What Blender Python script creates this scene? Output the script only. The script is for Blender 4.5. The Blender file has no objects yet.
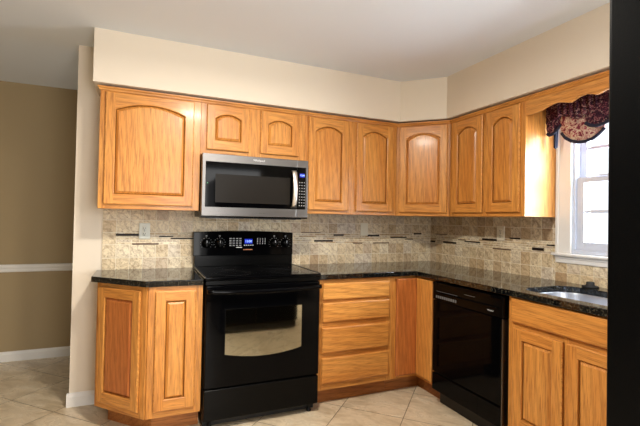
import bpy, bmesh, math, random
from mathutils import Vector, Matrix
random.seed(7)
PI = math.pi
scn = bpy.context.scene
col = scn.collection

# ---------------------------------------------------------------- key measures (metres)
XR = 2.1976          # right wall plane
ZC = 2.446           # ceiling
ZU = 1.334           # bottom of wall cabinets
ZT = 2.098           # top of wall cabinets
XE = -0.778          # free end of the back wall
YF = 1.17            # far wall of the next room
YB = -4.6            # wall behind the camera
XL = -3.6            # left wall

# ---------------------------------------------------------------- camera
cam_d = bpy.data.cameras.new('camera'); cam = bpy.data.objects.new('camera', cam_d); col.objects.link(cam)
yaw, pit, rol = 0.4060, 0.0159, 0.0191
fw = Vector((math.sin(yaw)*math.cos(pit), math.cos(yaw)*math.cos(pit), math.sin(pit)))
r0 = Vector((math.cos(yaw), -math.sin(yaw), 0)); u0 = r0.cross(fw)
rx = r0*math.cos(rol) + u0*math.sin(rol)
ux = u0*math.cos(rol) - r0*math.sin(rol)
M = Matrix(((rx.x, ux.x, -fw.x, -0.3458), (rx.y, ux.y, -fw.y, -3.2028), (rx.z, ux.z, -fw.z, 1.2896), (0, 0, 0, 1)))
cam.matrix_world = M
cam_d.sensor_width = 36; cam_d.lens = 409.9/640*36; cam_d.clip_start = 0.02
scn.camera = cam

# ---------------------------------------------------------------- light and exposure
scn.view_settings.view_transform = 'Standard'; scn.view_settings.look = 'None'
scn.view_settings.gamma = 1; scn.view_settings.use_curve_mapping = False
scn.view_settings.exposure = 0.54
W = bpy.data.worlds.new('sky'); scn.world = W; W.use_nodes = True
bg = W.node_tree.nodes['Background']; bg.inputs[0].default_value = (0.78, 0.90, 1.0, 1); bg.inputs[1].default_value = 1.1

def area(name, loc, rot, sx, sy, power, color, shape='RECTANGLE', spread=PI):
    d = bpy.data.lights.new(name, 'AREA'); d.shape = shape; d.size = sx
    if shape == 'RECTANGLE': d.size_y = sy
    d.energy = power; d.color = color; d.spread = spread
    o = bpy.data.objects.new(name, d); o.location = loc; o.rotation_euler = rot; col.objects.link(o); return o
# the kitchen's ceiling light, out of frame above the floor
area('ceiling_lamp_light', (0.08, -1.75, 2.33), (0, 0, 0), 0.24, 0.24, 36, (1.0, 0.93, 0.82), 'DISK')
# added soft fill standing in for daylight, at an assumed opening behind the camera
area('rear_fill_light', (0.7, YB+0.03, 1.25), (PI/2, 0, 0), 1.6, 1.7, 72, (1.0, 0.97, 0.93))
# daylight through the window over the sink
area('window_daylight', (XR+0.30, -1.90, 1.60), (0, PI/2, 0), 0.85, 0.85, 70, (0.86, 0.93, 1.0))

# ---------------------------------------------------------------- materials
def lin(r, g, b):
    f = lambda c: (c/255/12.92) if c/255 <= 0.04045 else ((c/255+0.055)/1.055)**2.4
    return (f(r), f(g), f(b), 1)
def mat(name, color=None, rough=0.5, metal=0.0, coat=0.0, spec=0.5, emit=None, estr=1.0):
    m = bpy.data.materials.new(name); m.use_nodes = True
    b = m.node_tree.nodes['Principled BSDF']
    if color: b.inputs['Base Color'].default_value = color
    b.inputs['Roughness'].default_value = rough; b.inputs['Metallic'].default_value = metal
    b.inputs['Coat Weight'].default_value = coat; b.inputs['Coat Roughness'].default_value = 0.12
    b.inputs['Specular IOR Level'].default_value = spec
    if emit: b.inputs['Emission Color'].default_value = emit; b.inputs['Emission Strength'].default_value = estr
    return m
class NT:
    def __init__(s, m): s.m = m; s.t = m.node_tree; s.b = s.t.nodes['Principled BSDF']
    def n(s, typ, **kw):
        x = s.t.nodes.new(typ)
        for k, v in kw.items(): setattr(x, k, v)
        return x
    def l(s, a, b): s.t.links.new(a, b)
    def coord(s, out='Object', scale=(1, 1, 1), rand=True, rot=(0, 0, 0), src=None):
        tc = s.n('ShaderNodeTexCoord'); mp = s.n('ShaderNodeMapping'); mp.inputs['Scale'].default_value = scale
        mp.inputs['Rotation'].default_value = rot
        o = src or tc.outputs[out]
        if rand:
            oi = s.n('ShaderNodeObjectInfo'); mu = s.n('ShaderNodeMath', operation='MULTIPLY'); mu.inputs[1].default_value = 17.0
            s.l(oi.outputs['Random'], mu.inputs[0]); ad = s.n('ShaderNodeVectorMath', operation='ADD')
            s.l(o, ad.inputs[0]); s.l(mu.outputs[0], ad.inputs[1]); o = ad.outputs[0]
        s.l(o, mp.inputs['Vector']); return mp.outputs[0]
    def noise(s, vec, scale=1.0, detail=4, rough=0.5, dist=0.0):
        x = s.n('ShaderNodeTexNoise'); x.inputs['Scale'].default_value = scale; x.inputs['Detail'].default_value = detail
        x.inputs['Roughness'].default_value = rough; x.inputs['Distortion'].default_value = dist
        if vec is not None: s.l(vec, x.inputs['Vector'])
        return x.outputs['Fac']
    def ramp(s, fac, stops, interp='LINEAR'):
        x = s.n('ShaderNodeValToRGB'); x.color_ramp.interpolation = interp; e = x.color_ramp.elements
        while len(e) < len(stops): e.new(0.5)
        for i, (p, c) in enumerate(stops): e[i].position = p; e[i].color = c
        s.l(fac, x.inputs[0]); return x.outputs[0]
    def mix(s, fac, a, b, mode='MIX'):
        x = s.n('ShaderNodeMix', data_type='RGBA', blend_type=mode)
        for i, v in ((0, fac), (6, a), (7, b)):
            if hasattr(v, 'is_linked'): s.l(v, x.inputs[i])
            else: x.inputs[i].default_value = v
        return x.outputs[2]
    def bump(s, h, strength=0.1, dist=0.001):
        x = s.n('ShaderNodeBump'); x.inputs['Strength'].default_value = strength; x.inputs['Distance'].default_value = dist
        s.l(h, x.inputs['Height']); s.l(x.outputs[0], s.b.inputs['Normal'])

def oak(name, axis, light, mid, dark, rough=0.33):
    m = mat(name, mid, rough, coat=0.10, spec=0.35); t = NT(m)
    def sc(a, b):          # a across the grain, b along it
        return tuple(b if i == axis else a for i in range(3))
    base = t.coord(scale=sc(7, 0.9)); warp = t.noise(base, 1.0, 3, 0.55, 0.4)
    v2 = t.coord(scale=sc(1, 0.10))
    wv = t.n('ShaderNodeTexWave', wave_type='BANDS', bands_direction='DIAGONAL', wave_profile='SIN')
    wv.inputs['Scale'].default_value = 16.0; wv.inputs['Distortion'].default_value = 5.0
    wv.inputs['Detail'].default_value = 2.5; wv.inputs['Detail Scale'].default_value = 1.3; t.l(v2, wv.inputs['Vector'])
    fine = t.noise(t.coord(scale=sc(210, 9)), 1.0, 3, 0.6)
    c1 = t.ramp(warp, [(0.30, mid), (0.70, light)])
    c2 = t.mix(t.ramp(wv.outputs['Fac'], [(0.35, (0, 0, 0, 1)), (0.95, (0.26, 0.26, 0.26, 1))]), c1, dark)
    c3 = t.mix(t.ramp(fine, [(0.48, (0, 0, 0, 1)), (0.66, (0.62, 0.62, 0.62, 1))]), c2, dark)
    t.l(c3, t.b.inputs['Base Color']); t.bump(fine, 0.10, 0.0006)
    return m
OL, OM, OD = lin(217, 154, 78), lin(200, 130, 58), lin(134, 76, 32)
oak_z = oak('oak_grain_upright', 2, OL, OM, OD)
oak_x = oak('oak_grain_level', 0, OL, OM, OD)
oak_y = oak('oak_grain_deep', 1, OL, OM, OD)
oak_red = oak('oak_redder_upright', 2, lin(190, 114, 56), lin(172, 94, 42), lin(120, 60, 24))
oak_end = oak('oak_glossy_end_panel', 2, OL, OM, OD, 0.42)
oak_end.node_tree.nodes['Principled BSDF'].inputs['Coat Weight'].default_value = 0.15
oak_end.node_tree.nodes['Principled BSDF'].inputs['Coat Roughness'].default_value = 0.32
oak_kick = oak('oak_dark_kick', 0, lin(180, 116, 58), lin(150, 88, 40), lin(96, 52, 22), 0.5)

def paint(name, c, rough=0.75, amt=0.03):
    m = mat(name, c, rough, spec=0.3); t = NT(m)
    n = t.noise(t.coord(scale=(1, 1, 1), rand=False), 60, 3, 0.6); t.bump(n, amt, 0.002); return m
wall_m = paint('warm_cream_wall_paint', lin(224, 212, 194))
far_m = paint('tan_wall_paint', lin(160, 141, 108))
ceil_m = paint('white_ceiling_paint', lin(222, 226, 230), 0.85, 0.06)
white_m = paint('white_trim_paint', lin(226, 224, 220), 0.4, 0.01)
vinyl_m = mat('white_vinyl', lin(196, 204, 220), 0.4)

def floor_mat():
    m = mat('beige_porcelain_floor', None, 0.28); t = NT(m)
    tc = t.n('ShaderNodeTexCoord')
    mp = t.n('ShaderNodeMapping'); mp.inputs['Rotation'].default_value = (0, 0, PI/4); mp.inputs['Location'].default_value = (0, 0, 0)
    t.l(tc.outputs['Object'], mp.inputs['Vector'])
    sep = t.n('ShaderNodeSeparateXYZ'); t.l(mp.outputs[0], sep.inputs[0])
    S = 0.424
    def line(sock, off):
        a = t.n('ShaderNodeMath', operation='ADD'); a.inputs[1].default_value = off; t.l(sock, a.inputs[0])
        d = t.n('ShaderNodeMath', operation='DIVIDE'); d.inputs[1].default_value = S; t.l(a.outputs[0], d.inputs[0])
        f = t.n('ShaderNodeMath', operation='FRACT'); t.l(d.outputs[0], f.inputs[0])
        s_ = t.n('ShaderNodeMath', operation='SUBTRACT'); s_.inputs[1].default_value = 0.5; t.l(f.outputs[0], s_.inputs[0])
        ab = t.n('ShaderNodeMath', operation='ABSOLUTE'); t.l(s_.outputs[0], ab.inputs[0])
        g = t.n('ShaderNodeMath', operation='GREATER_THAN'); g.inputs[1].default_value = 0.5-0.0024/S; t.l(ab.outputs[0], g.inputs[0])
        fl = t.n('ShaderNodeMath', operation='FLOOR'); t.l(d.outputs[0], fl.inputs[0])
        return g.outputs[0], fl.outputs[0]
    # rotated x' = (x-y)/sqrt2 ; y' = (x+y)/sqrt2
    gx, fx = line(sep.outputs[0], FX); gy, fy = line(sep.outputs[1], FY)
    mx = t.n('ShaderNodeMath', operation='MAXIMUM'); t.l(gx, mx.inputs[0]); t.l(gy, mx.inputs[1])
    cb = t.n('ShaderNodeCombineXYZ'); t.l(fx, cb.inputs[0]); t.l(fy, cb.inputs[1])
    wn = t.n('ShaderNodeTexWhiteNoise', noise_dimensions='3D'); t.l(cb.outputs[0], wn.inputs['Vector'])
    ad = t.n('ShaderNodeVectorMath', operation='MULTIPLY_ADD'); t.l(wn.outputs['Color'], ad.inputs[0])
    ad.inputs[1].default_value = (9, 9, 9); t.l(mp.outputs[0], ad.inputs[2])
    st = t.n('ShaderNodeMapping'); st.inputs['Scale'].default_value = (3.0, 7.0, 1); st.inputs['Rotation'].default_value = (0, 0, 0.5); t.l(ad.outputs[0], st.inputs['Vector'])
    n1 = t.noise(st.outputs[0], 1.6, 7, 0.62, 0.8); n2 = t.noise(ad.outputs[0], 45, 4, 0.6)
    c = t.ramp(n1, [(0.30, lin(176, 156, 126)), (0.52, lin(208, 190, 162)), (0.75, lin(222, 206, 180))])
    c = t.mix(t.ramp(n2, [(0.5, (0, 0, 0, 1)), (0.8, (0.3, 0.3, 0.3, 1))]), c, lin(160, 138, 108))
    c = t.mix(mx.outputs[0], c, lin(98, 84, 66))
    t.l(c, t.b.inputs['Base Color'])
    r = t.ramp(n1, [(0.3, (0.34,)*3+(1,)), (0.7, (0.24,)*3+(1,))]); t.l(r, t.b.inputs['Roughness'])
    return m
# grout offsets: one line passes x-y = 2.19, the other family x+y = -0.902
FX = -2.19/math.sqrt(2) + 0.0
FY = 0.902/math.sqrt(2)
# Mapping rotates by +45 deg: x' = (x-y)/sqrt2, y' = (x+y)/sqrt2
floor_m = floor_mat()

def tile_mat():
    m = mat('travertine_tile', None, 0.42); t = NT(m)
    at = t.n('ShaderNodeAttribute', attribute_name='tint')
    tc = t.n('ShaderNodeTexCoord')
    ad = t.n('ShaderNodeVectorMath', operation='MULTIPLY_ADD'); t.l(at.outputs['Fac'], ad.inputs[0]); ad.inputs[1].default_value = (40, 23, 31)
    t.l(tc.outputs['Object'], ad.inputs[2])
    base = t.ramp(at.outputs['Fac'], [(0.0, lin(242, 230, 202)), (0.25, lin(226, 206, 168)), (0.5, lin(236, 220, 186)), (0.75, lin(204, 178, 138)), (0.88, lin(232, 222, 202)), (1.0, lin(188, 160, 122))])
    n1 = t.noise(ad.outputs[0], 20, 6, 0.72, 1.4); n2 = t.noise(ad.outputs[0], 95, 4, 0.6, 0.3)
    wv = t.n('ShaderNodeTexWave', bands_direction='DIAGONAL'); wv.inputs['Scale'].default_value = 9; wv.inputs['Distortion'].default_value = 9
    wv.inputs['Detail'].default_value = 3; t.l(ad.outputs[0], wv.inputs['Vector'])
    c = t.mix(t.ramp(n1, [(0.44, (0, 0, 0, 1)), (0.70, (0.8,)*3+(1,))]), base, lin(150, 120, 86))
    c = t.mix(t.ramp(wv.outputs['Fac'], [(0.0, (0.34,)*3+(1,)), (0.18, (0, 0, 0, 1))]), c, lin(140, 110, 78))
    c = t.mix(t.ramp(n2, [(0.56, (0, 0, 0, 1)), (0.70, (0.75,)*3+(1,))]), c, lin(132, 104, 76))
    t.l(c, t.b.inputs['Base Color']); t.bump(n1, 0.25, 0.001); return m
tile_m = tile_mat()
grout_m = paint('sand_grout', lin(238, 230, 210), 0.9)
def granite():
    m = mat('black_speckled_granite', None, 0.045, spec=0.5); t = NT(m)
    v = t.coord(rand=False)
    vo = t.n('ShaderNodeTexVoronoi'); vo.inputs['Scale'].default_value = 170; t.l(v, vo.inputs['Vector'])
    n = t.noise(v, 120, 5, 0.7); sp = t.n('ShaderNodeSeparateColor'); t.l(vo.outputs['Color'], sp.inputs[0])
    c = t.ramp(n, [(0.46, lin(5, 6, 7)), (0.60, lin(18, 19, 20)), (0.74, lin(76, 76, 72))])
    c = t.mix(t.ramp(sp.outputs[0], [(0.82, (0, 0, 0, 1)), (0.9, (0.7,)*3+(1,))]), c, lin(74, 70, 58))
    t.l(c, t.b.inputs['Base Color']); return m
granite_m = granite()
black_gloss = mat('black_glass_enamel', lin(4, 4, 5), 0.06, spec=0.09)
black_satin = mat('black_satin_enamel', lin(5, 5, 5), 0.24, spec=0.12)
black_matte = mat('black_plastic', lin(20, 20, 20), 0.55)
oven_glass = mat('mirrored_oven_glass', lin(172, 170, 156), 0.045, metal=1.0)
micro_glass = mat('grey_screened_glass', lin(34, 31, 28), 0.25, spec=0.08)
def brushed():
    m = mat('brushed_stainless', lin(112, 109, 107), 0.30, metal=1.0); t = NT(m)
    n = t.noise(t.coord(scale=(3, 3, 420)), 1.0, 3, 0.6); r = t.ramp(n, [(0.3, (0.26,)*3+(1,)), (0.7, (0.40,)*3+(1,))]); t.l(r, t.b.inputs['Roughness']); return m
steel = brushed()
steel_sink = mat('satin_sink_steel', lin(200, 204, 212), 0.36, metal=1.0)
mark_grey = mat('pale_grey_print', lin(168, 168, 168), 0.6)
mark_white = mat('white_print', lin(225, 225, 225), 0.6)
mark_orange = mat('copper_print', lin(176, 110, 70), 0.5)
display_m = mat('blue_display', lin(10, 20, 90), 0.2, emit=lin(30, 60, 230), estr=0.45)
digit_m = mat('display_digits', lin(160, 190, 255), 0.3, emit=lin(170, 200, 255), estr=0.9)
plate_w = mat('almond_plastic', lin(236, 229, 208), 0.4)
plate_g = mat('pale_grey_plastic', lin(214, 216, 204), 0.4)
slot_m = mat('dark_slot', lin(40, 38, 36), 0.7)
accent_m = mat('dark_bronze_glass', lin(30, 20, 18), 0.4, spec=0.2)
accent_b = mat('brown_bronze_glass', lin(100, 76, 62), 0.4, spec=0.2)
glass_m = bpy.data.materials.new('window_glass'); glass_m.use_nodes = True
_t = glass_m.node_tree; _t.nodes.remove(_t.nodes['Principled BSDF'])
_tr = _t.nodes.new('ShaderNodeBsdfTransparent'); _gl = _t.nodes.new('ShaderNodeBsdfGlossy'); _gl.inputs['Roughness'].default_value = 0.02
_mx = _t.nodes.new('ShaderNodeMixShader'); _mx.inputs[0].default_value = 0.06
_t.links.new(_tr.outputs[0], _mx.inputs[1]); _t.links.new(_gl.outputs[0], _mx.inputs[2]); _t.links.new(_mx.outputs[0], _t.nodes['Material Output'].inputs[0])
def fridge_mat():
    m = mat('black_textured_fridge_enamel', lin(5, 6, 8), 0.34, spec=0.10); t = NT(m)
    n = t.noise(t.coord(rand=False), 260, 2, 0.5); t.bump(n, 0.25, 0.0008); return m
fridge_m = fridge_mat()
def fabric(name, cols, sc=38):
    m = mat(name, None, 0.85, spec=0.15); t = NT(m); v = t.coord(rand=True)
    n0 = t.noise(v, sc, 3, 0.6, 1.6)
    vo = t.n('ShaderNodeTexVoronoi'); vo.inputs['Scale'].default_value = sc*1.2; t.l(v, vo.inputs['Vector'])
    c = t.ramp(n0, cols, 'CONSTANT')
    c = t.mix(t.ramp(vo.outputs['Distance'], [(0.16, (0.8,)*3+(1,)), (0.24, (0, 0, 0, 1))]), c, lin(150, 130, 124))
    t.l(c, t.b.inputs['Base Color']); return m
paisley_dark = fabric('plum_paisley_cloth', [(0, lin(34, 20, 34)), (0.44, lin(60, 30, 44)), (0.53, lin(104, 50, 62)), (0.60, lin(150, 122, 116)), (0.65, lin(40, 26, 44))], 44)
paisley_light = fabric('rose_paisley_cloth', [(0, lin(110, 40, 56)), (0.42, lin(170, 130, 120)), (0.50, lin(196, 180, 160)), (0.56, lin(146, 50, 76)), (0.62, lin(206, 192, 170))], 17)
navy_m = mat('navy_band_cloth', lin(18, 22, 48), 0.8)

# ---------------------------------------------------------------- mesh helpers
class MB:
    def __init__(s): s.bm = bmesh.new(); s.mats = []
    def mi(s, m):
        if m not in s.mats: s.mats.append(m)
        return s.mats.index(m)
    def _merge(s, t, m, mtx=None):
        i = s.mi(m); vm = {}
        for v in t.verts: vm[v] = s.bm.verts.new(mtx @ v.co if mtx else v.co)
        out = []
        for f in t.faces:
            try: nf = s.bm.faces.new([vm[v] for v in f.verts]); nf.material_index = i; nf.smooth = f.smooth; out.append(nf)
            except ValueError: pass
        t.free()
        if mtx is not None and mtx.determinant() < 0:
            for f in out: f.normal_flip()
        return out
    def box(s, x0, x1, y0, y1, z0, z1, m, bev=0.0, seg=2, mtx=None):
        t = bmesh.new(); a = [t.verts.new((x, y, z)) for x in (x0, x1) for y in (y0, y1) for z in (z0, z1)]
        for q in ((0, 1, 3, 2), (4, 6, 7, 5), (0, 4, 5, 1), (2, 3, 7, 6), (0, 2, 6, 4), (1, 5, 7, 3)): t.faces.new([a[k] for k in q])
        bmesh.ops.recalc_face_normals(t, faces=t.faces)
        if bev: bmesh.ops.bevel(t, geom=list(t.edges), offset=bev, segments=seg, profile=0.6, affect='EDGES')
        return s._merge(t, m, mtx)
    def prism(s, pts, z0, z1, m, bev=0.0, mtx=None):       # polygon in xy pulled up z
        t = bmesh.new(); b = [t.verts.new((x, y, z0)) for x, y in pts]; f = t.faces.new(b)
        r = bmesh.ops.extrude_face_region(t, geom=[f]); 
        for v in r['geom']:
            if isinstance(v, bmesh.types.BMVert): v.co.z = z1
        bmesh.ops.recalc_face_normals(t, faces=t.faces)
        if bev: bmesh.ops.bevel(t, geom=list(t.edges), offset=bev, segments=2, profile=0.6, affect='EDGES')
        return s._merge(t, m, mtx)
    def face_prism(s, pts, y0, y1, m, bev=0.0, mtx=None):  # polygon in xz, thick along y
        R = Matrix(((1, 0, 0, 0), (0, 0, 1, 0), (0, 1, 0, 0), (0, 0, 0, 1)))
        fs = s.prism(pts, y0, y1, m, bev, (mtx @ R) if mtx else R); return fs
    def lathe(s, prof, m, mtx=None, n=28, caps=True):                 # prof: (r, z) around z
        t = bmesh.new(); rings = []
        for r, z in prof:
            rings.append([t.verts.new((r*math.cos(2*PI*k/n), r*math.sin(2*PI*k/n), z)) for k in range(n)] if r > 1e-6 else [t.verts.new((0, 0, z))])
        for a, b in zip(rings, rings[1:]):
            for k in range(n):
                j = (k+1) % n
                if len(a) == 1 and len(b) == 1: continue
                if len(a) == 1: f = t.faces.new((a[0], b[k], b[j]))
                elif len(b) == 1: f = t.faces.new((a[k], a[j], b[0]))
                else: f = t.faces.new((a[k], a[j], b[j], b[k]))
                f.smooth = True
        if caps and len(rings[0]) > 1: t.faces.new(rings[0])
        if caps and len(rings[-1]) > 1: t.faces.new(rings[-1])
        bmesh.ops.recalc_face_normals(t, faces=t.faces); return s._merge(t, m, mtx)
    def tube(s, pts, r, m, n=10, rz=None):                 # tube along a polyline; rz = vertical radius
        t = bmesh.new(); rings = []; P = [Vector(p) for p in pts]
        for i, p in enumerate(P):
            d = (P[min(i+1, len(P)-1)] - P[max(i-1, 0)]).normalized()
            a = d.cross(Vector((0, 0, 1))); a = a.normalized() if a.length > 1e-4 else Vector((1, 0, 0)); b = a.cross(d).normalized()
            rings.append([t.verts.new(p + a*(r*math.cos(2*PI*k/n)) + b*((rz or r)*math.sin(2*PI*k/n))) for k in range(n)])
        for a, b in zip(rings, rings[1:]):
            for k in range(n):
                f = t.faces.new((a[k], a[(k+1) % n], b[(k+1) % n], b[k])); f.smooth = True
        t.faces.new(rings[0]); t.faces.new(rings[-1]); bmesh.ops.recalc_face_normals(t, faces=t.faces); return s._merge(t, m)
    def grid(s, fn, nu, nv, m, thick=0.004, axis=(1, 0, 0)): # sheet with thickness
        ax = Vector(axis)*thick; t = bmesh.new()
        A = [[t.verts.new(fn(i/nu, j/nv)) for j in range(nv+1)] for i in range(nu+1)]
        B = [[t.verts.new(Vector(fn(i/nu, j/nv))+ax) for j in range(nv+1)] for i in range(nu+1)]
        for i in range(nu):
            for j in range(nv):
                for X in (A, B):
                    f = t.faces.new((X[i][j], X[i+1][j], X[i+1][j+1], X[i][j+1])); f.smooth = True
        for i in range(nu):
            for j in (0, nv): t.faces.new((A[i][j], A[i+1][j], B[i+1][j], B[i][j]))
        for j in range(nv):
            for i in (0, nu): t.faces.new((A[i][j], A[i][j+1], B[i][j+1], B[i][j]))
        bmesh.ops.recalc_face_normals(t, faces=t.faces); return s._merge(t, m)
    def build(s, name, parent=None, loc=(0, 0, 0), rz=0.0):
        me = bpy.data.meshes.new(name); s.bm.normal_update(); s.bm.to_mesh(me); s.bm.free()
        for m in s.mats: me.materials.append(m)
        o = bpy.data.objects.new(name, me); col.objects.link(o); o.location = loc; o.rotation_euler = (0, 0, rz)
        if parent: o.parent = parent
        return o
def tag(o, label, cat, group=None):
    o['label'] = label; o['category'] = cat
    if group: o['group'] = group
    return o
def thing(name, label, cat, loc=(0, 0, 0), rz=0.0, group=None):
    o = bpy.data.objects.new(name, None); col.objects.link(o); o.location = loc; o.rotation_euler = (0, 0, rz)
    o.empty_display_size = 0.1; return tag(o, label, cat, group)
def struct(mb, name): o = mb.build(name); o['kind'] = 'structure'; return o
def simple(name, parent, m, *b, bev=0.0): a = MB(); a.box(*b, m, bev); return a.build(name, parent)

# ---------------------------------------------------------------- room shell
b = MB(); b.box(XL-0.1, XR+0.14, YB-0.1, YF+0.1, -0.06, 0, floor_m); fl = struct(b, 'floor')
b = MB(); b.box(XL-0.1, XR+0.14, YB-0.1, YF+0.1, ZC, ZC+0.1, ceil_m); struct(b, 'ceiling')
b = MB(); b.box(XE, XR+0.12, 0, 0.12, 0, ZC, wall_m, 0.0); struct(b, 'wall_back')
WY0, WY1, WZ0, WZ1 = -2.395, -1.407, 1.10, 2.02      # window opening
b = MB()
b.box(XR, XR+0.12, WY1, 0.0, 0, ZC, wall_m); b.box(XR, XR+0.12, YB, WY0, 0, ZC, wall_m)
b.box(XR, XR+0.12, WY0, WY1, 0, WZ0, wall_m); b.box(XR, XR+0.12, WY0, WY1, WZ1, ZC, wall_m); struct(b, 'wall_right')
b = MB(); b.box(XL-0.1, XR+0.12, YF, YF+0.1, 0, ZC, far_m); struct(b, 'wall_far')
b = MB(); b.box(XL-0.1, XL, YB, YF, 0, ZC, far_m); struct(b, 'wall_left')
b = MB(); b.box(XL, -0.1, YB-0.1, YB, 0, ZC, wall_m); b.box(1.5, XR+0.12, YB-0.1, YB, 0, ZC, wall_m); b.box(-0.1, 1.5, YB-0.1, YB, 2.15, ZC, wall_m)  # unseen rear wall; its opening is added and sized for the fill light
b.box(-0.1, 1.5, YB-0.1, YB, 0, 0.35, wall_m); struct(b, 'wall_rear')
# soffit above the wall cabinets
d = 0.348
b = MB(); b.prism([(-0.651, 0), (-0.651, -d), (XR-0.61, -d), (XR-d, -0.61), (XR-d, -3.3), (XR, -3.3), (XR, 0)], 2.1135, ZC, wall_m); struct(b, 'wall_soffit')
# baseboards, chair rail
def base_profile(h=0.085, t=0.014): return [(0, 0), (-t, 0), (-t, h*0.72), (-t*0.7, h*0.84), (-t*0.35, h*0.95), (-t*0.3, h), (0, h)]
def run(name, prof, p0, p1, mtl):     # profile (out, z) swept straight from p0 to p1; "out" points to the left of travel negative
    t = bmesh.new(); d_ = (Vector(p1)-Vector(p0)); L = d_.length; d_.normalize(); nrm = Vector((-d_.y, d_.x, 0))
    A = [t.verts.new(Vector(p0)+nrm*o+Vector((0, 0, z))) for o, z in prof]; B = [t.verts.new(Vector(p1)+nrm*o+Vector((0, 0, z))) for o, z in prof]
    n = len(prof)
    for i in range(n): t.faces.new((A[i], A[(i+1) % n], B[(i+1) % n], B[i]))
    t.faces.new(A); t.faces.new(B); bmesh.ops.recalc_face_normals(t, faces=t.faces)
    m_ = MB(); m_._merge(t, mtl); return m_
struct(run('x', base_profile(), (XL, YF, 0), (XR, YF, 0), white_m), 'baseboard_far')
b = run('x', base_profile(0.092), (XE-0.0135, 0, 0), (-0.612, 0, 0), white_m)
t_ = run('x', base_profile(0.092), (XE, 0.13, 0), (XE, -0.0135, 0), white_m)
b._merge(t_.bm, white_m); struct(b, 'baseboard_back')
rail = [(0, 0.778), (-0.010, 0.778), (-0.016, 0.79), (-0.016, 0.805), (-0.024, 0.82), (-0.026, 0.835), (-0.020, 0.844), (0, 0.844)]
struct(run('x', rail, (XL, YF, 0), (XR, YF, 0), white_m), 'trim_1')

# ---------------------------------------------------------------- tiled backsplash (real tiles, own relief)
def tiles(plane, span, skip, name):
    """plane 'y' (back wall) or 'x' (right wall). span = along from..to measured from the left as seen."""
    mb = MB(); tint = []
    def put(a0, a1, z0, z1, tv, proud=0.0):
        g = 0.0017; a0 += g; a1 -= g; z0 += g; z1 -= g
        if a1-a0 < 0.004 or z1-z0 < 0.002: return
        for (sa0, sa1, sz0, sz1) in skip:
            if a0 < sa1 and a1 > sa0 and z0 < sz1 and z1 > sz0:
                if a0 < sa0-0.004: put(a0-g, sa0-0.001, z0-g, z1+g, tv)
                if a1 > sa1+0.004: put(sa1+0.001, a1+g, z0-g, z1+g, tv)
                m0, m1 = max(a0, sa0), min(a1, sa1)
                if sz0 > z0+0.006: put(m0-g, m1+g, z0-g, sz0, tv)
                if sz1 < z1-0.006: put(m0-g, m1+g, sz1, z1+g, tv)
                return
        th = 0.0085+proud
        fs = mb.box(a0, a1, -th, -0.002, z0, z1, tile_m, 0.0011, 1)
        tint.extend([tv]*len(fs))
    P = 0.0857; rows = [(0.908, 0.993), (0.993, 1.087)]; rows2 = [(1.172, 1.259), (1.259, ZU+0.004)]
    a0, a1 = span; k = 0; a = a0
    while a < a1-0.01:
        e = min(a+P, a1)
        if e < a0+P*0.9 and False: pass
        for (z0, z1) in rows+rows2: put(a, e, z0, z1, random.random())
        if plane == 'y' and k == 0: put(a, e, 1.087, 1.172, random.random())
        a = e; k += 1
    z = 1.087; hs = [0.017]*5; st = a0 + (P if plane == 'y' else 0)
    for h in hs:
        a = st
        while a < a1-0.004:
            e = min(a+random.choice((0.05, 0.08, 0.1, 0.14, 0.16)), a1)
            if a1-e < 0.02: e = a1
            put(a, e, z, z+h, random.choice((0.0, 0.03, 0.1, 0.3, 0.5, 0.75, 0.85)), random.uniform(0, 0.0012)); a = e
        z += h
    fs = mb.box(a0, a1, -0.0062, -0.0005, 0.906, 1.086, grout_m); tint.extend([0]*len(fs))
    hole = skip or [(0, 0, 0, 0)]
    fs = mb.box(a0, a1, -0.0062, -0.0005, 1.086, ZU+0.004, grout_m); tint.extend([0]*len(fs))
    if plane == 'y': o = mb.build(name)
    else: o = mb.build(name, None, (XR, 0, 0), -PI/2)
    at = o.data.attributes.new('tint', 'FLOAT', 'FACE')
    for i, v in enumerate(tint): at.data[i].value = v
    o['kind'] = 'structure'; return o
tb = tiles('y', (-0.604, XR-0.009), [], 'trim_2')
# right wall: stop at the window casing above its apron
def tiles_right():
    return tiles('x', (0.0, 1.302), [], 'trim_3')
tr = tiles_right()
# below the window apron
mb = MB(); tint = []
a = 1.302
while a < 2.46:
    e = a+0.0857
    for (z0, z1) in ((0.908, 0.972), (0.972, 1.036)):
        fs = mb.box(a+0.0014, e-0.0014, -0.0085, -0.002, z0+0.0014, z1-0.0014, tile_m, 0.0011, 1); tint += [random.random()]*len(fs)
    a = e
fs = mb.box(1.302, a, -0.0062, -0.0005, 0.906, 1.037, grout_m); tint += [0]*len(fs)
o = mb.build('trim_4', None, (XR, 0, 0), -PI/2); o['kind'] = 'structure'
at = o.data.attributes.new('tint', 'FLOAT', 'FACE')
for i, v in enumerate(tint): at.data[i].value = v
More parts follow.
